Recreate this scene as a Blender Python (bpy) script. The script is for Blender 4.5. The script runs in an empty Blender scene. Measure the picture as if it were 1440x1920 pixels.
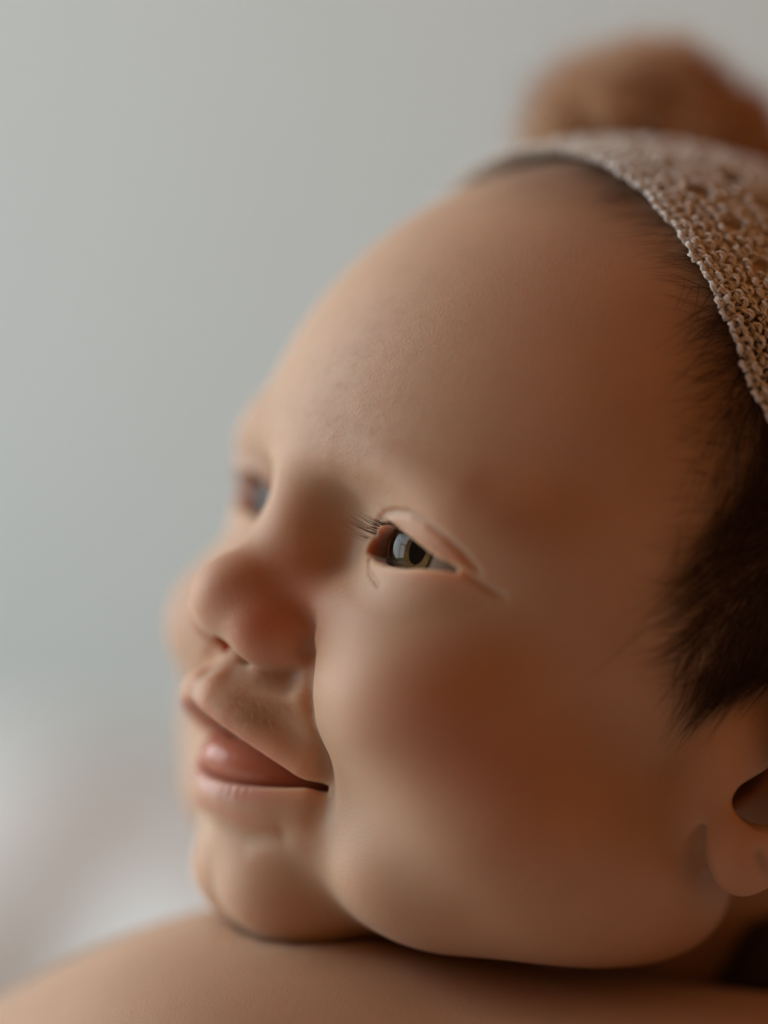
import bpy, bmesh, math, random
import numpy as np
from mathutils import Vector, Matrix

rng = np.random.default_rng(7)
random.seed(7)
CM = 0.01
OZ = 0.95                       # height of the camera axis above the floor (m)
SC = bpy.context.scene
COL = SC.collection

# ------------------------------------------------------------------ camera
FOCUS = 0.60
cam_d = bpy.data.cameras.new('camera')
cam = bpy.data.objects.new('camera', cam_d); COL.objects.link(cam)
cam.location = (0, -FOCUS, OZ); cam.rotation_euler = (math.pi/2, 0, 0)
cam_d.sensor_fit = 'VERTICAL'; cam_d.sensor_height = 36; cam_d.sensor_width = 27
cam_d.lens = 125*60/1920*36
cam_d.dof.use_dof = True; cam_d.dof.focus_distance = FOCUS+0.002
cam_d.dof.aperture_fstop = cam_d.lens/58.0
cam_d.clip_start = 0.02
SC.camera = cam

# ------------------------------------------------------------------ world, light, exposure
w = bpy.data.worlds.new('world'); SC.world = w; w.use_nodes = True
bg = w.node_tree.nodes['Background']
bg.inputs[0].default_value = (1.0, 0.38, 0.125, 1); bg.inputs[1].default_value = 0.25

def area_light(name, loc, target, size, size_y, power, color):
    d = bpy.data.lights.new(name, 'AREA'); d.shape = 'RECTANGLE'
    d.size = size; d.size_y = size_y; d.energy = power; d.color = color
    o = bpy.data.objects.new(name, d); COL.objects.link(o)
    o.location = loc
    o.rotation_euler = (Vector(target)-Vector(loc)).to_track_quat('-Z', 'Y').to_euler()
    return o
# daylight through the window in the left wall
area_light('window_light', (-1.68, 0.42, OZ+0.56), (0, 0.05, OZ), 1.7, 1.9, 50, (0.90, 1.0, 1.06))
SC.view_settings.view_transform = 'Standard'
SC.view_settings.look = 'None'
SC.view_settings.exposure = 0.0
SC.view_settings.gamma = 1.0
SC.view_settings.use_curve_mapping = False

# ------------------------------------------------------------------ helpers
def tag(o, label=None, cat=None, group=None, kind=None):
    if label: o['label'] = label
    if cat: o['category'] = cat
    if group: o['group'] = group
    if kind: o['kind'] = kind
    return o

def mesh_obj(name, v, f, m=None, parent=None, smooth=True):
    me = bpy.data.meshes.new(name)
    v = np.asarray(v, dtype=np.float32)
    f = np.asarray(f, dtype=np.int32)
    k = f.shape[1]
    me.vertices.add(len(v)); me.vertices.foreach_set('co', v.ravel())
    me.loops.add(f.size); me.loops.foreach_set('vertex_index', f.ravel())
    me.polygons.add(len(f))
    me.polygons.foreach_set('loop_start', np.arange(0, f.size, k, dtype=np.int32))
    me.polygons.foreach_set('loop_total', np.full(len(f), k, dtype=np.int32))
    me.update(calc_edges=True); me.validate()
    if smooth: me.polygons.foreach_set('use_smooth', np.ones(len(f), dtype=bool))
    o = bpy.data.objects.new(name, me); COL.objects.link(o)
    if m: me.materials.append(m)
    if parent: o.parent = parent
    return o

def bm_obj(name, bm, m=None, parent=None, smooth=False):
    me = bpy.data.meshes.new(name); bm.to_mesh(me); bm.free()
    if smooth:
        for p in me.polygons: p.use_smooth = True
    o = bpy.data.objects.new(name, me); COL.objects.link(o)
    if m: me.materials.append(m)
    if parent: o.parent = parent
    return o

def box(name, lo, hi, m, parent=None, bevel=0.0):
    bm = bmesh.new(); bmesh.ops.create_cube(bm, size=1)
    lo = Vector(lo); hi = Vector(hi)
    for v in bm.verts:
        v.co = Vector((lo[i]+(v.co[i]+.5)*(hi[i]-lo[i]) for i in range(3)))
    if bevel: bmesh.ops.bevel(bm, geom=bm.edges[:], offset=bevel, segments=3, affect='EDGES')
    return bm_obj(name, bm, m, parent)

class NT:
    """small helper for node materials"""
    def __init__(s, name):
        s.m = bpy.data.materials.new(name); s.m.use_nodes = True
        s.t = s.m.node_tree; s.b = s.t.nodes['Principled BSDF']; s.out = s.t.nodes['Material Output']
    def n(s, typ, **kw):
        o = s.t.nodes.new(typ)
        for k, v in kw.items():
            if k in o.inputs: o.inputs[k].default_value = v
            else: setattr(o, k, v)
        return o
    def l(s, a, b): s.t.links.new(a, b)

def simple_mat(name, col, rough=0.8, noise=0.0, scale=40, bump=0.0, sheen=0.0, sss=0.0):
    N = NT(name); b = N.b
    b.inputs['Roughness'].default_value = rough
    b.inputs['Specular IOR Level'].default_value = 0.3
    tc = N.n('ShaderNodeTexCoord'); nz = N.n('ShaderNodeTexNoise'); nz.inputs['Scale'].default_value = scale
    nz.inputs['Detail'].default_value = 5
    N.l(tc.outputs['Object'], nz.inputs['Vector'])
    mx = N.n('ShaderNodeMix'); mx.data_type = 'RGBA'
    mx.inputs['A'].default_value = (*[c*(1-noise) for c in col], 1); mx.inputs['B'].default_value = (*[min(1, c*(1+noise)) for c in col], 1)
    N.l(nz.outputs['Fac'], mx.inputs['Factor']); N.l(mx.outputs['Result'], b.inputs['Base Color'])
    if bump:
        bp = N.n('ShaderNodeBump'); bp.inputs['Strength'].default_value = bump; bp.inputs['Distance'].default_value = 0.001
        N.l(nz.outputs['Fac'], bp.inputs['Height']); N.l(bp.outputs['Normal'], b.inputs['Normal'])
    if sheen: b.inputs['Sheen Weight'].default_value = sheen
    if sss:
        b.inputs['Subsurface Weight'].default_value = sss; b.inputs['Subsurface Radius'].default_value = (.004, .003, .002)
        b.inputs['Subsurface Scale'].default_value = 1
    return N.m

def skin_mat(name, scale=1.0, attr=True, base=(0.60, 0.40, 0.27)):
    N = NT(name); b = N.b
    tc = N.n('ShaderNodeTexCoord')
    nz = N.n('ShaderNodeTexNoise'); nz.inputs['Scale'].default_value = 55*scale; nz.inputs['Detail'].default_value = 4
    N.l(tc.outputs['Object'], nz.inputs['Vector'])
    fine = N.n('ShaderNodeTexVoronoi'); fine.inputs['Scale'].default_value = 2600; fine.feature = 'SMOOTH_F1'
    N.l(tc.outputs['Object'], fine.inputs['Vector'])
    n2 = N.n('ShaderNodeTexNoise'); n2.inputs['Scale'].default_value = 420; n2.inputs['Detail'].default_value = 3
    N.l(tc.outputs['Object'], n2.inputs['Vector'])
    src = None
    if attr:
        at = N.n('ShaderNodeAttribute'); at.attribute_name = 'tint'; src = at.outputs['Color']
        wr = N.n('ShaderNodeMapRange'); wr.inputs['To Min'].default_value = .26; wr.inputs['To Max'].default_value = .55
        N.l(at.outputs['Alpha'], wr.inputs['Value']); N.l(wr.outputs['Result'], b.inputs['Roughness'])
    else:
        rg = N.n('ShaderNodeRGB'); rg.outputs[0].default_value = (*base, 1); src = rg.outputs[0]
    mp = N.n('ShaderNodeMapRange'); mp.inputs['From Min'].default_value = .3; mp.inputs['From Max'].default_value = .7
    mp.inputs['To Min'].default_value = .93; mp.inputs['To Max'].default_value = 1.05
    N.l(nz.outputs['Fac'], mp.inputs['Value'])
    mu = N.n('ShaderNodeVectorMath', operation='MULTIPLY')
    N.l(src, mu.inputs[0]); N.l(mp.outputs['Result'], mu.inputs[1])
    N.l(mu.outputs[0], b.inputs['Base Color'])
    b.inputs['Subsurface Weight'].default_value = 1.0
    b.inputs['Subsurface Radius'].default_value = (0.0062, 0.0022, 0.0011)
    b.inputs['Subsurface Scale'].default_value = 1.0
    b.inputs['Roughness'].default_value = 0.55
    b.inputs['Specular IOR Level'].default_value = 0.38
    b.inputs['Sheen Weight'].default_value = 0.06
    ad = N.n('ShaderNodeMath', operation='ADD'); N.l(fine.outputs['Distance'], ad.inputs[0]); N.l(n2.outputs['Fac'], ad.inputs[1])
    bp = N.n('ShaderNodeBump'); bp.inputs['Strength'].default_value = .45; bp.inputs['Distance'].default_value = 0.0001
    N.l(ad.outputs[0], bp.inputs['Height']); N.l(bp.outputs['Normal'], b.inputs['Normal'])
    return N.m

# ------------------------------------------------------------------ implicit surfaces
def dot3(p): return np.sqrt((p*p).sum(1))
def ell(p, c, r, R=None):
    q = p-np.asarray(c, np.float32)
    if R is not None: q = q@np.asarray(R, np.float32)
    r = np.asarray(r, np.float32)
    k0 = dot3(q/r); k1 = dot3(q/(r*r))+1e-9
    return k0*(k0-1)/k1
def sph(p, c, r): return dot3(p-np.asarray(c, np.float32))-r
def seg(p, a, b, ra, rb=None):
    rb = ra if rb is None else rb
    a = np.asarray(a, np.float32); b = np.asarray(b, np.float32); ab = b-a
    t = np.clip((p-a)@ab/(ab@ab), 0, 1)
    return dot3(p-a-t[:, None]*ab)-(ra+(rb-ra)*t)
def smin(a, b, k):
    h = np.maximum(k-np.abs(a-b), 0)/k
    return np.minimum(a, b)-h*h*k*.25
def smax(a, b, k): return -smin(-a, -b, k)
def rot(ax, deg):
    return np.array(Matrix.Rotation(math.radians(deg), 3, ax))
def polydist(p, pts):
    d = None
    for a, b in zip(pts[:-1], pts[1:]):
        s = seg(p, a, b, 0.0); d = s if d is None else np.minimum(d, s)
    return d
def near(p, c, r): return ((p-np.asarray(c, np.float32))**2).sum(1) < r*r

def surface_nets(fn, lo, hi, h, newton=1, coarse=4, band=1.6):
    lo = np.asarray(lo, np.float32); hi = np.asarray(hi, np.float32)
    n = np.ceil((hi-lo)/h/coarse).astype(int)*coarse+1
    nc = (n-1)//coarse+1
    def pts(ix, st):
        return lo+np.stack(ix, 1).astype(np.float32)*(h*st)
    I = np.indices(nc).reshape(3, -1)
    cv = fn(pts(I, coarse)).reshape(nc)
    vol = np.empty(n, np.float32)
    # every fine value starts from the coarse one (sign), near cells are then evaluated
    big = np.repeat(np.repeat(np.repeat(cv[:-1, :-1, :-1], coarse, 0), coarse, 1), coarse, 2)
    vol[:] = 9; vol[:-1, :-1, :-1] = big
    nearc = np.abs(cv) < h*coarse*band
    c = np.argwhere(nearc[:, :, :])
    mask = np.zeros(n, bool)
    off = np.arange(-coarse//2-1, coarse//2+2)
    O = np.stack(np.meshgrid(off, off, off, indexing='ij'), -1).reshape(-1, 3)
    for o in O:
        q = np.clip(c*coarse+o, 0, n-1); mask[q[:, 0], q[:, 1], q[:, 2]] = True
    q = np.argwhere(mask)
    vals = np.empty(len(q), np.float32)
    for i in range(0, len(q), 400000):
        vals[i:i+400000] = fn(lo+q[i:i+400000].astype(np.float32)*h)
    vol[mask] = vals
    S = vol < 0
    cnt = np.zeros(n-1, np.int8)
    for dx in (0, 1):
        for dy in (0, 1):
            for dz in (0, 1):
                cnt += S[dx:n[0]-1+dx, dy:n[1]-1+dy, dz:n[2]-1+dz]
    act = (cnt > 0) & (cnt < 8)
    A = np.argwhere(act)
    idx = np.full(n-1, -1, np.int32); idx[act] = np.arange(len(A))
    corners = [(0,0,0),(1,0,0),(0,1,0),(1,1,0),(0,0,1),(1,0,1),(0,1,1),(1,1,1)]
    cvv = [vol[A[:, 0]+a, A[:, 1]+b, A[:, 2]+c_] for a, b, c_ in corners]
    acc = np.zeros((len(A), 3), np.float32); m = np.zeros(len(A), np.float32)
    for i in range(8):
        for j in range(i+1, 8):
            if sum(abs(a-b) for a, b in zip(corners[i], corners[j])) != 1: continue
            s = (cvv[i] < 0) != (cvv[j] < 0)
            t = np.where(s, cvv[i]/(cvv[i]-cvv[j]+1e-12), 0)
            ci = np.array(corners[i], np.float32); cj = np.array(corners[j], np.float32)
            acc += s[:, None]*(ci+(cj-ci)*t[:, None]); m += s
    V = lo+(A+acc/m[:, None])*h
    quads = []
    for ax in range(3):
        o1 = [(0,1,0),(1,0,0),(1,0,0)][ax]; o2 = [(0,0,1),(0,0,1),(0,1,0)][ax]
        sl0 = [slice(None)]*3; sl1 = [slice(None)]*3
        sl0[ax] = slice(0, -1); sl1[ax] = slice(1, None)
        e = S[tuple(sl0)] != S[tuple(sl1)]
        E = np.argwhere(e)
        oth = [a for a in range(3) if a != ax]
        ok = np.ones(len(E), bool)
        for a in oth: ok &= (E[:, a] > 0) & (E[:, a] < n[a]-1)
        E = E[ok]
        ins = S[E[:, 0], E[:, 1], E[:, 2]]
        o1 = np.array(o1); o2 = np.array(o2)
        def g(q): return idx[q[:, 0], q[:, 1], q[:, 2]]
        a, b, c_, d = g(E-o1-o2), g(E-o2), g(E), g(E-o1)
        Q = np.stack([a, b, c_, d], 1)
        fl = ins if ax != 1 else ~ins
        Q = np.where(fl[:, None], Q, Q[:, ::-1])
        quads.append(Q[(Q >= 0).all(1)])
    Q = np.concatenate(quads)
    for _ in range(newton): V = project(fn, V, h)
    return V, Q

def grad(fn, V, e=0.004):
    g = np.empty_like(V)
    d0 = fn(V)
    for a in range(3):
        W = V.copy(); W[:, a] += e; g[:, a] = (fn(W)-d0)/e
    return d0, g
def project(fn, V, lim):
    d, g = grad(fn, V)
    st = -d[:, None]*g/np.maximum((g*g).sum(1), .3)[:, None]
    L_ = dot3(st)[:, None]
    return (V+st*np.minimum(1, lim*.6/np.maximum(L_, 1e-9))).astype(np.float32)

# ------------------------------------------------------------------ head frame (cm): l = child's left, f = forward, u = up, origin between the eyeballs
def _n(v): return v/np.linalg.norm(v)
HL = _n(np.array([.503, -.847, -.18]))
HF = np.array([-.85, -.46, .22]); HF = _n(HF-HL*(HF@HL))
HU = np.cross(HL, HF); HU = HU if HU[2] > 0 else -HU
HM = np.stack([HL, HF, HU])
P0 = np.array([(757-720)/125., 0, -(1027-960)/125.])-2.15*HL-.85*HF
def to_world(h):
    return ((np.asarray(h)@HM+P0)*CM+np.array([0, 0, OZ])).astype(np.float32)

LID_UP = np.array([(1.36,-.16),(1.50,-.02),(1.70,.13),(1.90,.23),(2.17,.285),(2.49,.225),(2.81,.145),(3.10,.045),(3.36,-.05)])
LID_LO = np.array([(1.22,-.17),(1.45,-.26),(1.75,-.31),(2.21,-.32),(2.64,-.265),(2.86,-.20),(3.10,-.14),(3.36,-.09)])
EYE = np.array([2.15, 0, 0])
ER = 0.93
CREASE = [(1.50,1.04,.05),(1.60,1.11,.23),(1.94,1.22,.41),(2.26,1.25,.50),(2.63,1.23,.54),(2.96,1.12,.49),(3.25,.95,.38),(3.46,.72,.23),(3.61,.44,.0),(3.78,.40,-.14)]
CANTH = [(3.26,.74,-.06),(3.40,.66,-.06),(3.46,.60,-.07),(3.52,.49,-.10),(3.60,.36,-.15),(3.69,.21,-.20),(3.80,.02,-.25),(4.15,.0,-.42)]
LOWFOLD = [(1.62,1.05,-.33),(1.89,1.15,-.50),(2.24,1.17,-.62),(2.60,1.36,-.68)]

GROOVES = False
def head_sdf(p):
    p = p.astype(np.float32).copy()
    p[:, 0] = np.abs(p[:, 0])
    l, f, u = p[:, 0], p[:, 1], p[:, 2]
    d = ell(p, (0, -4.6, 1.0), (5.3, 6.58, 6.05))
    # face mass
    d = smin(d, ell(p, (0, -2.4, -1.6), (4.3, 3.75, 4.2)), 1.2)
    d = smin(d, ell(p, (0, -1.0, -4.0), (2.6, 2.3, 2.2)), 1.0)
    # neck and nape
    d = smin(d, seg(p, (0, -6.5, -3), (-.3, -12, -8.5), 3.1, 4.0), 1.2)
    # temples / brow
    d = smin(d, ell(p, (1.95, -.42, .75), (2.0, 1.70, .80)), .9)
    d = smin(d, ell(p, (0, .2, .9), (1.1, 1.4, 1.0)), .9)
    m = near(p, (2.2, .9, 1.1), 2.6)
    if m.any(): d[m] -= .07*np.exp(-(polydist(p[m], [(1.0, 1.6, 1.0), (2.0, 1.5, 1.15), (3.1, .8, 1.1)])/.38)**2)
    # eye sockets
    d = smax(d, -ell(p, (1.75, 1.75, -.05), (1.15, .85, .62)), .9)
    m = near(p, (.95, 1.3, -.1), 2.0)
    if m.any(): d[m] += .17*np.exp(-(polydist(p[m], [(.95, 1.35, .25), (1.0, 1.2, -.45)])/.42)**2)
    # cheeks, jowls
    d = smin(d, ell(p, (2.55, -.36, -2.15), (1.72, 1.95, 1.45)), .8)
    d = smin(d, ell(p, (3.05, -1.8, -3.62), (2.1, 2.3, 1.88)), .8)
    d = smin(d, ell(p, (2.48, -1.1, -4.8), (1.25, 1.6, 1.0)), .7)
    d = smin(d, ell(p, (3.6, -3.3, -4.0), (1.5, 2.2, 1.4)), .9)
    # muzzle
    d = smin(d, ell(p, (0, .50, -2.95), (1.5, 1.9, 1.05)), .7)
    d = smin(d, ell(p, (0, .35, -4.55), (1.45, 1.35, .75)), .8)
    d = smin(d, ell(p, (0, -.05, -5.5), (1.35, 1.25, .95)), .6)
    d = smin(d, ell(p, (.55, .05, -5.75), (.85, 1.05, .70)), .5)
    # nose
    m = near(p, (.7, 1.8, -2.5), 1.6)
    if m.any(): d[m] += .24*np.exp(-(polydist(p[m], [(.42, 2.15, -2.48), (.75, 1.95, -2.5), (1.02, 1.55, -2.45)])/.28)**2)
    nose = smin(seg(p, (0, .85, .35), (0, 1.75, -1.2), .55, .62), sph(p, (0, 2.24, -1.50), .63), .45)
    nose = smin(nose, ell(p, (.68, 1.74, -1.84), (.50, .74, .55)), .42)
    d = smin(d, nose, (.20+.40*np.clip(u+1.75, 0, 1)).astype(np.float32))
    # eyelids
    m = near(p, EYE, 2.0)
    if m.any():
        q = p[m]; dm = d[m]
        lid = sph(q, EYE, 1.10)
        dm = smin(dm, lid, .55)
        # upper lid fold
        up = np.interp(q[:, 0], LID_UP[:, 0], LID_UP[:, 1]).astype(np.float32)
        lo = np.interp(q[:, 0], LID_LO[:, 0], LID_LO[:, 1]).astype(np.float32)
        open_ = np.maximum(q[:, 2]-up, lo-q[:, 2])
        open_ = np.maximum(open_, np.maximum(1.38-q[:, 0], q[:, 0]-3.34))
        open_ = np.maximum(open_*.9, -(q[:, 1]-.05-.9*np.clip(q[:, 0]-2.9, 0, 1)))
        dm = smax(dm, -open_, .09)
        # room for the eyeball
        dm = smax(dm, -sph(q, EYE, ER+.012), .03)
        if not GROOVES: d[m] = dm; return d
        cr = polydist(q, SET[0]); dm = dm+.075*np.exp(-(cr/.055)**2)
        cc = polydist(q, SET[1]); dm = dm+.08*np.exp(-(cc/.048)**2)
        ll = polydist(q, SET[2]); dm = dm+.025*np.exp(-(ll/.05)**2)
        d[m] = dm
    # nostrils
    m = near(p, (.5, 2, -2.1), 1.3)
    if m.any():
        q = p[m]; dm = d[m]
        dm = smax(dm, -ell(q, (.34, 1.85, -2.12), (.15, .30, .30), rot('Z', 18)), .12)
        # wing crease
        wc = polydist(q, [(1.15,1.85,-1.25),(1.28,1.45,-1.55),(1.25,1.4,-1.95)])
        dm = dm+.08*np.exp(-(wc/.13)**2)
        d[m] = dm
    # mouth
    m = near(p, (.8, 1.3, -3.7), 2.4)
    if m.any():
        q = p[m]; dm = d[m]; a = q[:, 0]; t = np.clip(a/1.62, 0, 1.2)
        upl = -3.22-.64*t**1.3; lol = -4.26+.38*t**2
        # lips
        up_line = [(x, 2.46-.53*x*x, -3.20-.64*(x/1.62)**1.3) for x in (0, .3, .6, .9, 1.2, 1.45)]
        lo_line = [(x, 1.72-.42*x*x, -4.36+.40*(x/1.62)**2) for x in (0, .3, .6, .9, 1.2, 1.45)]
        ul = polydist(q, [(x, y-.22, z+.20) for x, y, z in up_line])-.22
        dm = smin(dm, ul, .25)
        l2 = polydist(q, [(x, y-.2, z-.08) for x, y, z in lo_line])-.25*(1-.25*t)
        dm = smin(dm, l2, .2)
        op = np.maximum(q[:, 2]-upl, lol-q[:, 2])
        op = np.maximum(op, a-1.62); op = np.maximum(op, -(q[:, 1]+.2-.0*a))
        dm = smax(dm, -op, .10)
        lw = np.exp(-((q[:, 2]-(-4.34+.28*t**2))/.16)**4)*np.clip((1.15-a)/.4, 0, 1)*(q[:, 1] > .5)
        dm = dm+.0028*lw*np.sin(q[:, 0]*46+2*np.sin(q[:, 2]*9))
        # philtrum
        ph = polydist(q, [(0, 2.15, -2.3), (0, 2.35, -3.0)]); dm = dm+.07*np.exp(-(ph/.16)**2)
        rg = polydist(q, [(.26, 2.15, -2.35), (.30, 2.3, -3.0)]); dm = dm-.035*np.exp(-(rg/.15)**2)
        # crease beside the mouth, in front of the cheek
        nl = polydist(q, [(1.35,1.45,-2.0),(1.62,1.2,-2.7),(1.78,.9,-3.3),(1.80,.75,-3.9),(1.9,.9,-4.3)])
        dm = dm+.13*np.exp(-(nl/.20)**2)
        lm = polydist(q, [(0, 1.55, -4.95), (.7, 1.3, -4.95), (1.2, .95, -4.7)]); dm = dm+.12*np.exp(-(lm/.25)**2)
        d[m] = dm
    # chin dimple
    m = near(p, (0, .8, -5.7), .9)
    if m.any(): d[m] += .10*np.exp(-(((p[m]-np.array([0, .85, -5.6], np.float32))**2).sum(1)/.06))
    # ears
    m = near(p, (5.4, -5, -2), 4.0)
    if m.any():
        q = p[m]; dm = d[m]
        R = rot('Z', -22)
        er = ell(q, (5.6, -5.8, -1.1), (.42, 1.75, 2.3), R)
        er = smax(er, -ell(q, (6.05, -5.5, -1.0), (.42, 1.15, 1.5), R), .25)
        lob = ell(q, (5.6, -4.3, -3.0), (.40, .62, .66))
        er = smin(er, lob, .45)
        er = smin(er, seg(q, (4.95, -3.85, -1.3), (5.3, -4.0, -2.9), .22, .30), .3)
        dm = smin(dm, er, .22)
        dm = smin(dm, ell(q, (4.85, -3.95, -2.3), (.50, .70, .95)), .5)
        dm = smax(dm, -ell(q, (3.6, -4.46, -2.10), (4.5, .70, .48), rot('X', -25)), .14)   # ear canal bowl
        dm = smin(dm, ell(q, (4.9, -4.0, -1.45), (.42, .6, .75)), .5)     # tragus
        dm = dm+.12*np.exp(-(polydist(q, [(5.25,-3.75,-2.4),(5.25,-3.65,-3.0),(5.2,-3.8,-3.5)])/.12)**2)+.10*np.exp(-(polydist(q, [(5.2,-3.72,-3.0),(5.15,-3.85,-3.4)])/.16)**2)
        dm = dm+.12*np.exp(-(polydist(q, [(5.6,-4.15,-2.55),(5.85,-4.25,-2.95),(5.95,-4.6,-3.25)])/.14)**2)
        d[m] = dm
    return d.astype(np.float32)

def mix(a, b, t): return a*(1-t[:, None])+np.asarray(b)*t[:, None]
def head_tint(V):
    p = V.copy(); p[:, 0] = np.abs(p[:, 0])
    c = np.tile(np.array([.50, .328, .212]), (len(p), 1))
    def blob(cn, r): return np.exp(-(((p-np.array(cn))/np.array(r))**2).sum(1))
    c = mix(c, (.49, .25, .15), .7*blob((3.9, .3, -2.6), (1.3, 1.6, 1.0)))        # cheek
    c = mix(c, (.49, .185, .105), .75*blob((.9, 1.9, -1.5), (.7, 1.1, .9)))          # nose wing
    c = mix(c, (.47, .28, .19), .5*blob((2.2, 1.0, .5), (1.1, .6, .35)))           # lid
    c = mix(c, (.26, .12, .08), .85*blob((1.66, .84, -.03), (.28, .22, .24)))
    # lips
    t = np.clip(p[:, 0]/1.62, 0, 1.2)
    lo = np.exp(-((p[:, 2]-(-4.34+.28*t**2))/.20)**4)*(p[:, 0] < 1.6)*(p[:, 1] > .3)
    c = mix(c, (.50, .28, .225), .8*lo*np.clip((1.5-p[:, 0])/.6, 0, 1))
    c = mix(c, (.48, .24, .16), .6*blob((.3, 1.6, -4.72), (1.2, 1, .16)))
    up = np.exp(-((p[:, 2]-(-3.22-.62*t**1.7))/.10)**4)*(p[:, 0] < 1.6)*(p[:, 1] > .3)
    c = mix(c, (.46, .21, .16), .6*up)
    inside = (p[:, 1] < 1.45-.5*p[:, 0]**2)*np.exp(-((p[:, 2]+3.9)/.5)**4)*(p[:, 0] < 1.5)*(p[:, 1] > -.5)
    c = mix(c, (.30, .07, .05), .9*inside)
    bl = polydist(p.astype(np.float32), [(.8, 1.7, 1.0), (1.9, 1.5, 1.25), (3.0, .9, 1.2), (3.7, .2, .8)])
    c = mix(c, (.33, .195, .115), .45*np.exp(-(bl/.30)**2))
    # scalp under the hair
    sc = 1/(1+np.exp(-((-p[:, 1]-3.4)+.25*(p[:, 2]-1.0)-.0*p[:, 2])/.25))
    sc = sc*(1/(1+np.exp(-(p[:, 2]+.9-.3*(-p[:, 1]-4))/.25)))
    top = 1/(1+np.exp(-(p[:, 2]-5.75+.0*p[:, 1])/.2))
    c = mix(c, (.16, .085, .045), np.clip(.8*np.maximum(sc, top), 0, 1))
    return np.concatenate([c, np.clip(1-lo*.9, 0, 1)[:, None]], 1).astype(np.float32)

def set_tint(me, col):
    a = me.color_attributes.new('tint', 'FLOAT_COLOR', 'POINT'); a.data.foreach_set('color', col.ravel())

def refine(V, Q, sel_fn, fn, lim):
    """one level of 1:4 subdivision of the quads picked by sel_fn, neighbours become triangles fans"""
    me = bpy.data.meshes.new('tmp')
    me.from_pydata(V.tolist(), [], Q.tolist()); bm = bmesh.new(); bm.from_mesh(me); bpy.data.meshes.remove(me)
    fs = [f for f in bm.faces if sel_fn(f.calc_center_median())]
    es = list({e for f in fs for e in f.edges})
    bmesh.ops.subdivide_edges(bm, edges=es, cuts=1, use_grid_fill=True)
    bmesh.ops.triangulate(bm, faces=[f for f in bm.faces if len(f.verts) != 4])
    bmesh.ops.triangulate(bm, faces=bm.faces[:])
    V = np.array([v.co[:] for v in bm.verts], np.float32)
    T = np.array([[v.index for v in f.verts] for f in bm.faces], np.int32)
    bm.free()
    for _ in range(2): V = project(fn, V, lim)
    return V, T
def outward(V, T):
    a, b, c = V[T[:, 0]].astype(np.float64), V[T[:, 1]], V[T[:, 2]]
    return T if (np.cross(b-a, c-a)*(a-V.mean(0))).sum() > 0 else T[:, ::-1].copy()
def tri(Q): return np.concatenate([Q[:, [0, 1, 2]], Q[:, [0, 2, 3]]])


# ------------------------------------------------------------------ room
plaster = simple_mat('plaster', (.72, .805, .80), .9, .03, 3)
linen = simple_mat('white_linen', (.79, .88, .89), .9, .03, 60, .3, .2)
wood = simple_mat('oak_floor', (.32, .2, .11), .5, .2, 8)
paint = simple_mat('white_paint', (.75, .75, .72), .5)
tag(box('wall_back', (-1.7, 1.9, 0), (2.2, 2.0, 2.6), plaster), kind='structure')
tag(box('floor', (-1.7, -1.4, -.05), (2.2, 2.0, 0), wood), kind='structure')
# left wall with one tall window opening
wl = tag(box('wall_left', (-1.8, -1.4, 0), (-1.7, 2.0, .75), plaster), kind='structure')
box('wall_panel', (-1.8, -1.4, 2.4), (-1.7, 2.0, 2.6), plaster, wl)
box('wall_panel', (-1.8, -1.4, .75), (-1.7, -.48, 2.4), plaster, wl)
box('wall_panel', (-1.8, 1.32, .75), (-1.7, 2.0, 2.4), plaster, wl)
win = tag(box('window_1', (-1.78, -.48, .75), (-1.72, 1.32, .80), paint), kind='structure')
for y in (-.48, .10, .69, 1.27): box('window_bar', (-1.78, y, .80), (-1.72, y+.05, 2.35), paint, win)
box('window_bar', (-1.78, -.48, 2.35), (-1.72, 1.32, 2.40), paint, win)
box('window_bar', (-1.77, -.43, 1.50), (-1.73, 1.27, 1.54), paint, win)

# ------------------------------------------------------------------ bed and bedding
bed = bpy.data.objects.new('bed', None); COL.objects.link(bed); bed.location = (0, 0, 0)
tag(bed, 'low bed under the white bedding and the bare shoulder', 'bed')
box('mattress', (-1.1, -.25, .32), (1.1, 1.65, .74), linen, bed, .04)
box('bed_frame', (-1.15, -.3, .18), (1.15, 1.7, .32), wood, bed, .01)
for x in (-1.05, .97):
    for y in (-.2, 1.52): box('leg', (x, y, 0), (x+.08, y+.08, .18), wood, bed)

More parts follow.
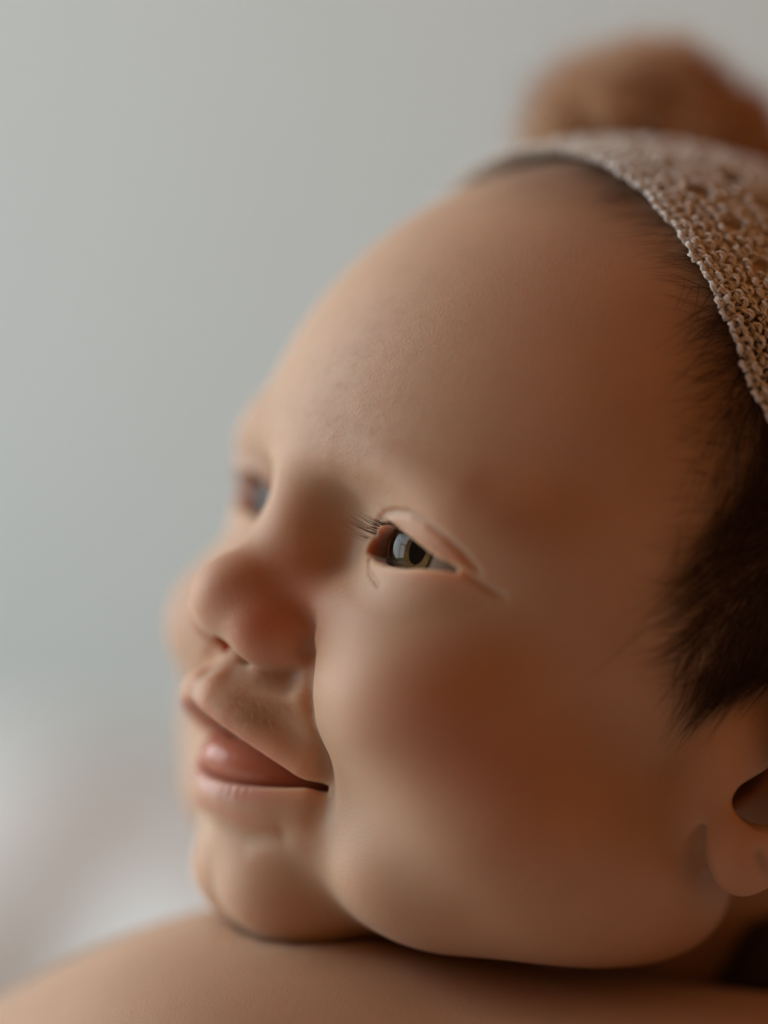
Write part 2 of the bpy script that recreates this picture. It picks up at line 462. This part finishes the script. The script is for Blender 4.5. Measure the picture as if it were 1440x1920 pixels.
def duvet():
    nx, ny = 150, 120
    xs = np.linspace(-.95, .95, nx); ys = np.linspace(.26, 1.57, ny)
    X, Y = np.meshgrid(xs, ys, indexing='ij')
    base = -.200
    edge = 1-np.exp(-((X+.97)/.05)**2)-np.exp(-((X-.97)/.05)**2)
    fr = np.clip((Y-.24)/.26, 0, 1); bk = np.clip((1.02-Y)/.45, 0, 1)
    ridge = .13*(3*fr**2-2*fr**3)*(3*bk**2-2*bk**3)
    tilt = .32*(X+.085)
    Z = base+.012+ridge*(.88+np.clip(tilt, -.28, .10)*1.1)
    # fold valley running down the front face of the bunch, and softer ones beside it
    def fold(x0, y0, x1, y1, w_, a):
        dx, dy = x1-x0, y1-y0; n_ = math.hypot(dx, dy)
        t = np.clip(((X-x0)*dx+(Y-y0)*dy)/n_**2, 0, 1)
        dd = np.hypot(X-x0-t*dx, Y-y0-t*dy)
        return -a*np.exp(-(dd/w_)**2)*np.sin(np.pi*np.clip(t*.9+.08, 0, 1))
    Z += fold(-.135, .27, -.058, .46, .014, .028)
    Z += fold(-.30, .28, -.22, .62, .03, .03)+fold(.05, .28, .1, .7, .03, .03)
    Z += .006*np.sin(X*31+Y*9)+.004*np.sin(X*17-Y*33+1)+.003*np.sin(X*57+Y*41)
    Z = np.maximum(Z, base+.006)
    V = np.stack([X, Y, Z+OZ], -1).reshape(-1, 3)
    i = np.arange(nx*ny).reshape(nx, ny)
    Q = np.stack([i[:-1, :-1], i[1:, :-1], i[1:, 1:], i[:-1, 1:]], -1).reshape(-1, 4)
    Vb = V.copy(); Vb[:, 2] = OZ+base
    Qb = Q[:, ::-1]+nx*ny
    rim = np.concatenate([i[:, 0], i[-1, 1:], i[::-1, -1][1:], i[0, ::-1][1:-1]])
    rn = np.roll(rim, -1)
    S_ = np.stack([rim, rim+nx*ny, rn+nx*ny, rn], -1)
    o = mesh_obj('duvet', np.concatenate([V, Vb]), np.concatenate([Q, Qb, S_]), linen)
    tag(o, 'soft white duvet bunched up behind the baby, with a slanting fold', 'bedding')
duvet()

# ------------------------------------------------------------------ shoulder the baby rests on (cm, world axes, origin on the camera axis)
def shoulder_sdf(p):
    d = seg(p, (-18, 13.5, -18.2), (-1.5, 3.6, -12.7), 5.2, 6.0)
    d = smin(d, seg(p, (-1.5, 3.6, -12.7), (6.0, 1.6, -14.5), 6.0, 6.2), 2.0)
    d = smin(d, seg(p, (6.0, 1.6, -14.5), (17, 1, -18.5), 6.2, 4.3), 3.0)
    d = smin(d, ell(p, (3, 8, -18.5), (16, 13, 7.5)), 3.0)
    # the soft skin gives way under the chin and cheek
    m = near(p, (4, 4, -8.5), 22)
    if m.any():
        q = p[m]; d[m] = smax(d[m], -(head_sdf((q-P0.astype(np.float32))@HM.T.astype(np.float32))-.045), .2)
    # bottom is flattened where it presses into the mattress
    d = smax(d, -20.8-p[:, 2], 1.0)
    return d.astype(np.float32)
adult_skin = skin_mat('adult_skin', .5, False, (.50, .328, .212))
V, Q = surface_nets(shoulder_sdf, (-26, -7, -23), (26, 25, -4), .36, newton=2)
Vw = (V*CM+np.array([0, 0, OZ])).astype(np.float32)
tag(mesh_obj('person', Vw, outward(Vw, tri(Q)), adult_skin), 'bare shoulder and upper back of an adult under the chin of the baby', 'person')

# ------------------------------------------------------------------ baby
def settle(pts):
    """drop the points of a skin crease onto the smooth face"""
    global GROOVES
    GROOVES = False
    V = np.array(pts, np.float32)
    for _ in range(4): V = project(head_sdf, V, .5)
    GROOVES = True
    return [tuple(v) for v in V]
SET = [settle(CREASE[:-1])+CREASE[-1:], settle(CANTH[:-1])+CANTH[-1:], settle(LOWFOLD[:-1])+LOWFOLD[-1:]]
skin = skin_mat('baby_skin')
H_STEP = 0.075
V, Q = surface_nets(head_sdf, (-6.9, -16.6, -13.0), (6.9, 4.2, 7.8), H_STEP, newton=2)
print('head verts', len(V))
R3 = lambda c: (c[0]-1.0)**2+(c[1]-1.2)**2+(c[2]+1.6)**2 < 16 and c[1] > -.6 and c[0] > -2
R4 = lambda c: (c[0]-2.15)**2+(c[1]-.8)**2+(c[2])**2 < 1.9
FINE = True
V2, T = V, tri(Q)
if FINE:
    V2, T = refine(V, Q, lambda c: c[1] > .1 and c[0] > -1.9 and -5.2 < c[2] < 1.0, head_sdf, H_STEP)
    V2, T = refine(V2, T, lambda c: (c[0]-2.2)**2+(c[1]-.8)**2+c[2]**2 < 1.7, head_sdf, H_STEP)
W2 = to_world(V2)
body = mesh_obj('baby', W2, outward(W2, T), skin)
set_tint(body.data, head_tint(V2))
tag(body, 'smiling baby with bare skin gazing left, chin resting on a bare shoulder', 'person')

# ------------------------------------------------------------------ added dark cloth, standing in for the shade behind the neck
def shade_cloth_sdf(p):
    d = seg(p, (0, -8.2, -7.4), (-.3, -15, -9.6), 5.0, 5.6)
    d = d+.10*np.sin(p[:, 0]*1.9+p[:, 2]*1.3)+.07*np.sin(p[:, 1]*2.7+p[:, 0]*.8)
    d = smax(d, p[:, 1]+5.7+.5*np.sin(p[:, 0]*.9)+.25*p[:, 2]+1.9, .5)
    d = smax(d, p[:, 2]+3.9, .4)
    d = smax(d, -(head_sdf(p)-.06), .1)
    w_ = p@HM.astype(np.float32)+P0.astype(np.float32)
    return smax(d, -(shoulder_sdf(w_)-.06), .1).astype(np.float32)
V, Q = surface_nets(shade_cloth_sdf, (-6.5, -18.5, -15.5), (6.5, -4, -3.5), .24, newton=1)
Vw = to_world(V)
tag(mesh_obj('shade_cloth', Vw, outward(Vw, tri(Q)), simple_mat('shade_dark', (.030, .020, .014), .95, .2, 300, .3, .1)), 'added dark brown cloth standing in for the shade behind the neck of the baby', 'cloth')

# ------------------------------------------------------------------ tubes
def tubes(paths, radii, sides=4, cap=False):
    """paths (n, k, 3), radii (n, k): all strands in one vertex and face array"""
    P = np.asarray(paths, np.float64); n, k = P.shape[:2]
    T = np.gradient(P, axis=1); T /= np.linalg.norm(T, axis=2, keepdims=True)+1e-12
    ref = np.array([.3, .5, .81]); ref = ref/np.linalg.norm(ref)
    A = np.cross(T, ref); A /= np.linalg.norm(A, axis=2, keepdims=True)+1e-9
    B = np.cross(T, A)
    an = np.arange(sides)*2*np.pi/sides
    V = P[:, :, None]+radii[:, :, None, None]*(A[:, :, None]*np.cos(an)[:, None]+B[:, :, None]*np.sin(an)[:, None])
    i = np.arange(n*k*sides).reshape(n, k, sides); j = np.roll(i, -1, 2)
    Q = np.stack([i[:, :-1], j[:, :-1], j[:, 1:], i[:, 1:]], -1).reshape(-1, 4)
    return V.reshape(-1, 3), Q

def onto(h, off=0.0, it=4):
    """pull points to the head surface at the given height"""
    h = h.astype(np.float32)
    for _ in range(it):
        d, g = grad(head_sdf, h, .01)
        g /= np.linalg.norm(g, axis=1, keepdims=True)+1e-6
        h = h-(np.clip(d, -.6, .6)-off)[:, None]*g
    return h, g

def hair_mat(name, c1, c2, rough=.45):
    N = NT(name); b = N.b
    at = N.n('ShaderNodeTexCoord'); nz = N.n('ShaderNodeTexNoise'); nz.inputs['Scale'].default_value = 500
    N.l(at.outputs['Object'], nz.inputs['Vector'])
    mx = N.n('ShaderNodeMix'); mx.data_type = 'RGBA'; mx.inputs['A'].default_value = (*c1, 1); mx.inputs['B'].default_value = (*c2, 1)
    N.l(nz.outputs['Fac'], mx.inputs['Factor']); N.l(mx.outputs['Result'], b.inputs['Base Color'])
    b.inputs['Roughness'].default_value = rough; b.inputs['Specular IOR Level'].default_value = .35
    return N.m

# ------------------------------------------------------------------ eyes
def eye_frame(side):
    c = EYE*np.array([side, 1, 1])
    g = np.array([.02, 1, .03]); g = g/np.linalg.norm(g)      # both look the same way
    cw = to_world(c); gw = g@HM; upw = HU-gw*(HU@gw); upw /= np.linalg.norm(upw); rw = np.cross(upw, gw)
    return cw, np.stack([rw, upw, gw])
def eye_mats():
    N = NT('sclera'); N.b.inputs['Base Color'].default_value = (.40, .40, .38, 1); N.b.inputs['Roughness'].default_value = .12
    N.b.inputs['Subsurface Weight'].default_value = .3; N.b.inputs['Subsurface Radius'].default_value = (.002, .001, .001)
    sc = N.m
    N = NT('iris'); b = N.b
    tc = N.n('ShaderNodeAttribute'); tc.attribute_name = 'rad'
    cr = N.n('ShaderNodeValToRGB'); e = cr.color_ramp.elements
    e[0].position = .0; e[0].color = (.004, .004, .004, 1); e[1].position = 1; e[1].color = (.012, .012, .010, 1)
    for p_, c_ in ((.36, (.004, .004, .004)), (.40, (.13, .075, .028)), (.60, (.13, .085, .036)), (.86, (.07, .055, .028)), (.95, (.014, .013, .011))):
        q = e.new(p_); q.color = (*c_, 1)
    N.l(tc.outputs['Fac'], cr.inputs['Fac'])
    an = N.n('ShaderNodeAttribute'); an.attribute_name = 'fibre'
    mu = N.n('ShaderNodeVectorMath', operation='MULTIPLY'); N.l(cr.outputs['Color'], mu.inputs[0]); N.l(an.outputs['Fac'], mu.inputs[1])
    N.l(mu.outputs[0], b.inputs['Base Color']); b.inputs['Roughness'].default_value = .8; b.inputs['Specular IOR Level'].default_value = 0
    ir = N.m
    N = NT('cornea'); t = N.t; t.nodes.remove(N.b)
    tr = N.n('ShaderNodeBsdfTransparent'); gl = N.n('ShaderNodeBsdfGlossy'); gl.inputs['Roughness'].default_value = .02
    fr = N.n('ShaderNodeFresnel'); fr.inputs['IOR'].default_value = 1.34
    mx = N.n('ShaderNodeMixShader'); N.l(fr.outputs[0], mx.inputs[0]); N.l(tr.outputs[0], mx.inputs[1]); N.l(gl.outputs[0], mx.inputs[2])
    N.l(mx.outputs[0], N.out.inputs['Surface'])
    return sc, ir, N.m
M_SCL, M_IRIS, M_COR = eye_mats()
def revolve(prof, n=72):
    prof = np.asarray(prof); k = len(prof); an = np.arange(n)*2*np.pi/n
    V = np.stack([prof[:, 0:1]*np.cos(an), prof[:, 0:1]*np.sin(an), np.repeat(prof[:, 1:2], n, 1)], -1)
    i = np.arange(k*n).reshape(k, n); j = np.roll(i, -1, 1)
    return V.reshape(-1, 3), np.stack([i[:-1], i[1:], j[1:], j[:-1]], -1).reshape(-1, 4)
IR = .60; ZL = math.sqrt(ER**2-IR**2)
for side in (1, -1):
    cw, R = eye_frame(side)
    W = lambda v: (v*CM)@R+cw
    th = np.linspace(math.asin(IR/ER), math.pi-.01, 48)
    v, q = revolve([(ER*math.sin(a), ER*math.cos(a)) for a in th])
    q = outward(v, q)
    eye = mesh_obj('eyeball', W(v), q, M_SCL, body)
    rr = np.linspace(.01, IR, 40)
    v, q = revolve([(r_, ZL-.02-.10*(1-(r_/IR)**2)) for r_ in rr], 144)
    iris = mesh_obj('iris', W(v), q[:, ::-1], M_IRIS, eye)
    rad = np.hypot(v[:, 0], v[:, 1])/IR; ang = np.arctan2(v[:, 1], v[:, 0])
    fib = 1+.35*np.sin(ang*23+3*np.sin(ang*5))*np.sin(ang*41+rad*6)+.2*np.sin(ang*67)
    for nm, arr in (('rad', rad), ('fibre', fib)):
        a = iris.data.attributes.new(nm, 'FLOAT', 'POINT'); a.data.foreach_set('value', arr.astype(np.float32))
    # clear bulging cornea, sitting on the rim of the iris
    RC = .74; zc = ZL-math.sqrt(RC**2-IR**2)
    th = np.linspace(.004, math.asin(IR/RC), 30)
    v, q = revolve([(RC*math.sin(a), zc+RC*math.cos(a)) for a in th])
    q = outward(v, q)
    cor = mesh_obj('cornea', W(v), q, M_COR, eye); cor['label'] = 'clear wet cornea reflecting the window'

# lashes
def lashes(side):
    n = 95; t = np.sort(rng.uniform(0.0, .97, n)**1.25)
    l0 = 1.42+t*1.72
    u0 = np.interp(l0, LID_UP[:, 0], LID_UP[:, 1])+.03
    # start on the lid rim
    rr = 1.09; f0 = np.sqrt(np.maximum(rr**2-(l0-2.15)**2-u0**2, .02))
    root = np.stack([l0, f0, u0], 1)
    k = 9; s_ = np.linspace(0, 1, k)
    ln = (.22+.42*rng.random(n)**1.5)*(1.12-.65*t)
    out = np.stack([(l0-2.15)*.75-.10+rng.normal(0, .10, n), np.full(n, .95), .02+rng.normal(0, .10, n)], 1)
    out /= np.linalg.norm(out, axis=1, keepdims=True)
    upv = np.stack([np.zeros(n), -.1*np.ones(n), np.ones(n)], 1)
    P = root[:, None]+ln[:, None, None]*(out[:, None]*s_[None, :, None]+upv[:, None]*(.26*s_**2-.20*s_)[None, :, None])
    P[..., 0] *= side
    rad = np.outer(np.ones(n), .0036*(1-s_)**.6+.0010)*CM
    W = to_world(P.reshape(-1, 3)).reshape(P.shape)
    return tubes(W, rad, 4)
M_LASH = hair_mat('lash_brown', (.03, .015, .008), (.06, .03, .015))
for side in (1, -1):
    v, q = lashes(side); o = mesh_obj('eyelashes', v, q, M_LASH, body); o['kind'] = 'stuff'

# ------------------------------------------------------------------ tongue
def tongue_sdf(p):
    d = ell(p, (0, .50, -3.92), (1.2, 1.38, .56))
    d = smin(d, ell(p, (0, -.6, -4.1), (1.2, 1.2, .7)), .5)
    d = d+.05*np.exp(-(np.abs(p[:, 0])/.10)**2)*(p[:, 1] < 1.6)*(p[:, 2] > -3.8)
    return d.astype(np.float32)
V, Q = surface_nets(tongue_sdf, (-1.6, -2.0, -5.0), (1.6, 2.4, -3.0), .07, newton=1)
N = NT('tongue'); b = N.b
b.inputs['Base Color'].default_value = (.43, .165, .10, 1); b.inputs['Roughness'].default_value = .32
b.inputs['Subsurface Weight'].default_value = 1; b.inputs['Subsurface Radius'].default_value = (.004, .0015, .001); b.inputs['Subsurface Scale'].default_value = 1
tc = N.n('ShaderNodeTexCoord'); nz = N.n('ShaderNodeTexNoise'); nz.inputs['Scale'].default_value = 700
N.l(tc.outputs['Object'], nz.inputs['Vector']); bp = N.n('ShaderNodeBump'); bp.inputs['Strength'].default_value = .4; bp.inputs['Distance'].default_value = .0003
N.l(nz.outputs['Fac'], bp.inputs['Height']); N.l(bp.outputs['Normal'], b.inputs['Normal'])
Vt = to_world(V); mesh_obj('tongue', Vt, outward(Vt, tri(Q)), N.m, body)['label'] = 'moist pink tongue resting behind the lower lip'

# ------------------------------------------------------------------ hair
def grow(root, dirfn, length, k=9, lift=.05, rise=.12, jitter=.25):
    n = len(root); P = np.empty((n, k, 3), np.float32)
    h, g = onto(root, .0); P[:, 0] = h
    jit = rng.normal(0, jitter, (n, 3)); hh = lift+rise*rng.random(n)
    for i in range(1, k):
        t = i/(k-1)
        D = dirfn(h)+jit*(.6+.8*t); D -= g*(D*g).sum(1, keepdims=True); D /= np.linalg.norm(D, axis=1, keepdims=True)
        h2 = h+D*(length/(k-1))[:, None]
        h2, g = onto(h2, (0.0), 1)
        h = h2; P[:, i] = h+g*(hh*min(1, t*2.2))[:, None]
    return P
def hair_dir(h):
    # combed forward and down from the crown, slightly curling
    a = np.stack([np.zeros(len(h)), .42+.35*np.sin(h[:, 2]*1.7+h[:, 1]*2.3), -.85-.2*np.sin(h[:, 2]*1.3+h[:, 1]*3.1)], 1)
    return a.astype(np.float32)
def sample_ell(n, cond):
    out = []
    while sum(map(len, out)) < n:
        q = rng.normal(size=(n*6, 3)); q /= np.linalg.norm(q, axis=1, keepdims=True)
        h = np.array([0, -4.6, 1.0])+q*np.array([5.3, 6.5, 5.95])
        out.append(h[cond(h)])
    return np.concatenate(out)[:n]
# side hair: the hairline runs down the temple to a point before the ear
def side_line(u): return np.interp(u, [-1.6, -1.0, 0, 1.2, 2.4, 3.4, 4.5, 6.5], [-3.7, -3.1, -2.75, -2.6, -2.6, -2.65, -2.65, -1.85])
cs = lambda h: (h[:, 0] > 1.5) & (h[:, 1] < side_line(h[:, 2])-.25+.35*rng.normal(size=len(h))) & (h[:, 1] > -8.2) & (h[:, 2] > -.75+.55*(-h[:, 1]-3.2).clip(0, 2)) & (h[:, 2] < 5)
r1 = sample_ell(9500, cs)
P1 = grow(r1, hair_dir, .55+.9*rng.random(len(r1)), 9, .04, .20, .16)
cf = lambda h: (h[:, 0] < 2) & (h[:, 0] > -5.3) & (h[:, 1] < side_line(h[:, 2])) & (h[:, 1] > -7) & (h[:, 2] > 0)
r2 = sample_ell(2200, cf)
P2 = grow(r2, lambda h: np.tile(np.array([[-.2, 1, .1]], np.float32), (len(h), 1)), .4+.5*rng.random(len(r2)), 7, .03, .08, .3)
# fine wisps in front of the hairline
cw_ = lambda h: (h[:, 0] > .5) & (h[:, 1] < side_line(h[:, 2])+.7*rng.random(len(h))) & (h[:, 1] > side_line(h[:, 2])-.3) & (h[:, 2] > -.8)
r3 = sample_ell(900, cw_)
P3 = grow(r3, lambda h: np.stack([-.1*h[:, 0], np.ones(len(h)), -.35+.25*np.sin(h[:, 2]*3)], 1).astype(np.float32), .3+.6*rng.random(len(r3)), 8, .02, .05, .2)
M_HAIR = hair_mat('dark_hair', (.030, .016, .008), (.085, .044, .021), .38)
vs, qs, o_ = [], [], 0
for P, ra in ((P1, .0058), (P2, .005), (P3, .0022)):
    k = P.shape[1]; s_ = np.linspace(0, 1, k)
    W = to_world(P.reshape(-1, 3)).reshape(P.shape)
    v, q = tubes(W, np.outer(np.ones(len(P)), ra*(1-.85*s_**2))*CM, 3)
    vs.append(v); qs.append(q+o_); o_ += len(v)
hair = mesh_obj('hair', np.concatenate(vs), np.concatenate(qs), M_HAIR, body)
hair['kind'] = 'stuff'; hair['label'] = 'dark brown downy hair combed forward over the temple'

# pale down on the upper lip and forehead
def down(n, c, r_, dirv, ln):
    q = rng.normal(size=(n, 3))*np.array(r_)+np.array(c)
    return grow(q.astype(np.float32), lambda h: np.tile(np.array([dirv], np.float32), (len(h), 1)), ln*(.6+.8*rng.random(n)), 6, .012, .05, .35)
dn = [down(1300, (1.0, 2.0, -2.9), (.35, .3, .28), (.7, -.2, -.7), .14), down(1500, (1.2, 1.8, 2.0), (1.0, .4, 1.3), (.5, 0, .8), .13)]
vs, qs, o_ = [], [], 0
for P in dn:
    W = to_world(P.reshape(-1, 3)).reshape(P.shape)
    v, q = tubes(W, np.outer(np.ones(len(P)), .0012*(1-.6*np.linspace(0, 1, 6)))*CM, 3)
    vs.append(v); qs.append(q+o_); o_ += len(v)
M_DOWN = hair_mat('pale_down', (.50, .36, .22), (.62, .46, .30), .5)
dw = mesh_obj('downy_hair', np.concatenate(vs), np.concatenate(qs), M_DOWN, body); dw['kind'] = 'stuff'; dw['label'] = 'fine pale down on the upper lip and brow'

# ------------------------------------------------------------------ knitted bonnet
HC = np.array([0, -4.6, 1.0]); HR = np.array([5.3, 6.5, 5.95])
HA = _n(np.array([0, -.943, .332])); HB = _n(np.array([0, .332, .943])); HCC = np.array([1., 0, 0])
def theta_edge(phi):
    a = np.abs((phi+180) % 360-180)
    return 95.5+4.5/(1+np.exp((phi+8)/7))*(phi > -150)*np.clip((phi+110)/40, 0, 1)-np.clip(a-60, 0, 200)*.55+np.clip(a-60, 0, 20)*.2
def hat_point(th, phi, off):
    th = np.radians(th)[..., None]; phi = np.radians(phi)[..., None]
    q = HA*np.cos(th)+np.sin(th)*(HB*np.cos(phi)+HCC*np.sin(phi))
    n_ = q/HR; n_ /= np.linalg.norm(n_, axis=-1, keepdims=True)
    return HC+HR*q+n_*(off+.16/(1+np.exp((phi[..., 0]*57.3-5)/12))*(phi[..., 0] > -1.9))[..., None]
yarn = simple_mat('cream_yarn', (.92, .86, .74), .9, .12, 1500, .7, .3, .5)
hat = bpy.data.objects.new('knitted_bonnet', None); COL.objects.link(hat)
hat.location = Vector(to_world(np.array([[0, -4.6, 6.9]]))[0])
tag(hat, 'cream lace-knit baby bonnet with a fuzzy brown pompom', 'hat')
def under(o, parent):
    o.parent = parent; o.matrix_parent_inverse = Matrix.Translation(-parent.location)
    return o
DT = 1.75
def knit_rows(rows, dphi, seg_n, sides, phi0, phi1, rad, name, plies=2):
    vs, qs, o_ = [], [], 0
    for r_ in rows:
        ns = int((phi1-phi0)/dphi)
        t = np.linspace(0, ns, ns*seg_n+1)
        tau = 2*np.pi*t; ph0 = (r_ % 2)*.0
        lx = t+.24*np.sin(2*tau)+ph0
        ly = -.72*np.cos(tau)*(1 if r_ > 0 else .75)
        lz = .050*np.cos(2*tau)
        phi = phi0+lx*dphi; row = r_+ly
        # lace: eyelets push the loops aside
        for k_, (rc, R_) in enumerate(((4.4, 1.25), (8.8, 1.55), (13.4, 1.5), (18.0, 1.4))):
            if abs(r_-rc) > 3.5: continue
            per = 8.8; off_ = (k_ % 2)*per/2
            cell = np.floor((phi+off_)/per); ph = (phi+off_)-cell*per-per/2
            a = ph/dphi; b_ = row-rc-.35*np.sin(cell*2.3)
            dd = np.hypot(a, b_)+1e-6
            Rk = R_*(1+.18*np.sin(cell*4.1+k_))
            push = np.maximum(0, Rk-dd)*1.0*np.exp(-dd/(Rk*1.6))
            phi = phi+a/dd*push*dphi; row = row+b_/dd*push
        # hand-knit irregularity
        sn = r_*12.9
        row = row+.14*np.sin(tau*.21+sn)+.08*np.sin(tau*.47+sn*1.7)
        phi = phi+dphi*(.16*np.sin(tau*.17+sn*.7)+.08*np.sin(tau*.39+sn))
        th = theta_edge(phi)-row*DT+.9
        wob = .02*np.sin(phi*1.7+r_)
        for p_ in range(plies):
            tw = tau*2.6+p_*np.pi; ro = rad*.62 if plies > 1 else 0
            pts = hat_point(th+np.degrees(ro*np.cos(tw)/6.2), phi, .17+lz+wob+.04*(r_ % 4 < 2)+ro*np.sin(tw))
            W = to_world(pts)[None]
            v, q = tubes(W, np.full((1, len(t)), rad*CM*(.62 if plies > 1 else 1)), sides)
            vs.append(v); qs.append(q+o_); o_ += len(v)
    o = mesh_obj(name, np.concatenate(vs), np.concatenate(qs), yarn)
    o['kind'] = 'stuff'
    return under(o, hat)
knit_rows(range(0, 22), 2.15, 16, 5, -95, 100, .040, 'knit_stitches')
knit_rows(range(0, 22), 4.3, 8, 3, 100, 265, .060, 'knit_stitches', 1)
knit_rows(range(22, 54), 5.4, 8, 3, -180, 180, .065, 'knit_stitches', 1)
# rolled edge cord
pe = np.linspace(-180, 180, 2400)
W = to_world(hat_point(theta_edge(pe)+.6+.45*np.sin(pe*3.65), pe+.4*np.sin(pe*7.3), .17+.04*np.sin(pe*3.65+1)))[None]
v, q = tubes(W, np.full((1, 2400), .040*CM), 6)
under(mesh_obj('edge_cord', v, q, yarn), hat)
# thin knitted ground behind the lace, brown where it shows through
gr_t = np.linspace(0, 1, 40); gr_p = np.linspace(-180, 180, 121)
Pp, Tt = np.meshgrid(gr_p, gr_t, indexing='ij')
th = 1+(theta_edge(Pp)-1.5-1)*Tt
V = to_world(hat_point(th, Pp, np.full(th.shape, .075)).reshape(-1, 3))
i = np.arange(V.shape[0]).reshape(th.shape)
Q = np.stack([i[:-1, :-1], i[:-1, 1:], i[1:, 1:], i[1:, :-1]], -1).reshape(-1, 4)
lining = simple_mat('lining', (.74, .61, .45), .9, .15, 500)
under(mesh_obj('lining', V, Q, lining), hat)

# pompom
pc = np.array([-2.6, -4.8, 7.4]); PS = 1.0
def pompom():
    fur = simple_mat('brown_fur_yarn', (.70, .49, .31), .9, .3, 260, 0, .3)
    lobes = [(0, 0, 0, 1.15), (-.75, .85, .15, .8), (.2, 1.0, .15, .85), (.4, -.9, .2, .95), (-.3, -.4, .6, .85), (.2, .35, .65, .85), (.55, -1.35, -.15, .75), (-.3, 1.45, -.3, .7), (.9, .1, .1, .8), (.3, -.3, -.4, 1.1)]
    def f(p):
        d = None
        for x, y, z, r_ in lobes:
            s_ = sph(p, (x, y*1.0, z), r_*.92); d = s_ if d is None else smin(d, s_, .25)
        return d.astype(np.float32)
    V, Q = surface_nets(f, (-3, -3.6, -2.6), (3, 3.6, 2.6), .12, newton=1)
    Vp = to_world(V*PS+pc); o = mesh_obj('pompom', Vp, outward(Vp, tri(Q)), fur); under(o, hat); o['label'] = 'lumpy fuzzy brown pompom'
    n = 9000; idx = rng.integers(0, len(V), n); b = V[idx]
    _, g = grad(f, b, .02); g /= np.linalg.norm(g, axis=1, keepdims=True)
    k = 5; s_ = np.linspace(0, 1, k); ln = .14+.2*rng.random(n); jit = rng.normal(0, .45, (n, 3)); j2 = rng.normal(0, .35, (n, 3))
    P = b[:, None]+(g+jit)[:, None]*(ln[:, None, None]*s_[None, :, None])+j2[:, None]*(ln[:, None, None]*(s_**2)[None, :, None])
    W = to_world((P*PS+pc).reshape(-1, 3)).reshape(P.shape)
    v, q = tubes(W, np.outer(np.ones(n), .016*(1-.7*s_))*CM, 3)
    t_ = mesh_obj('pile', v, q, fur, o); t_['kind'] = 'stuff'
pompom()
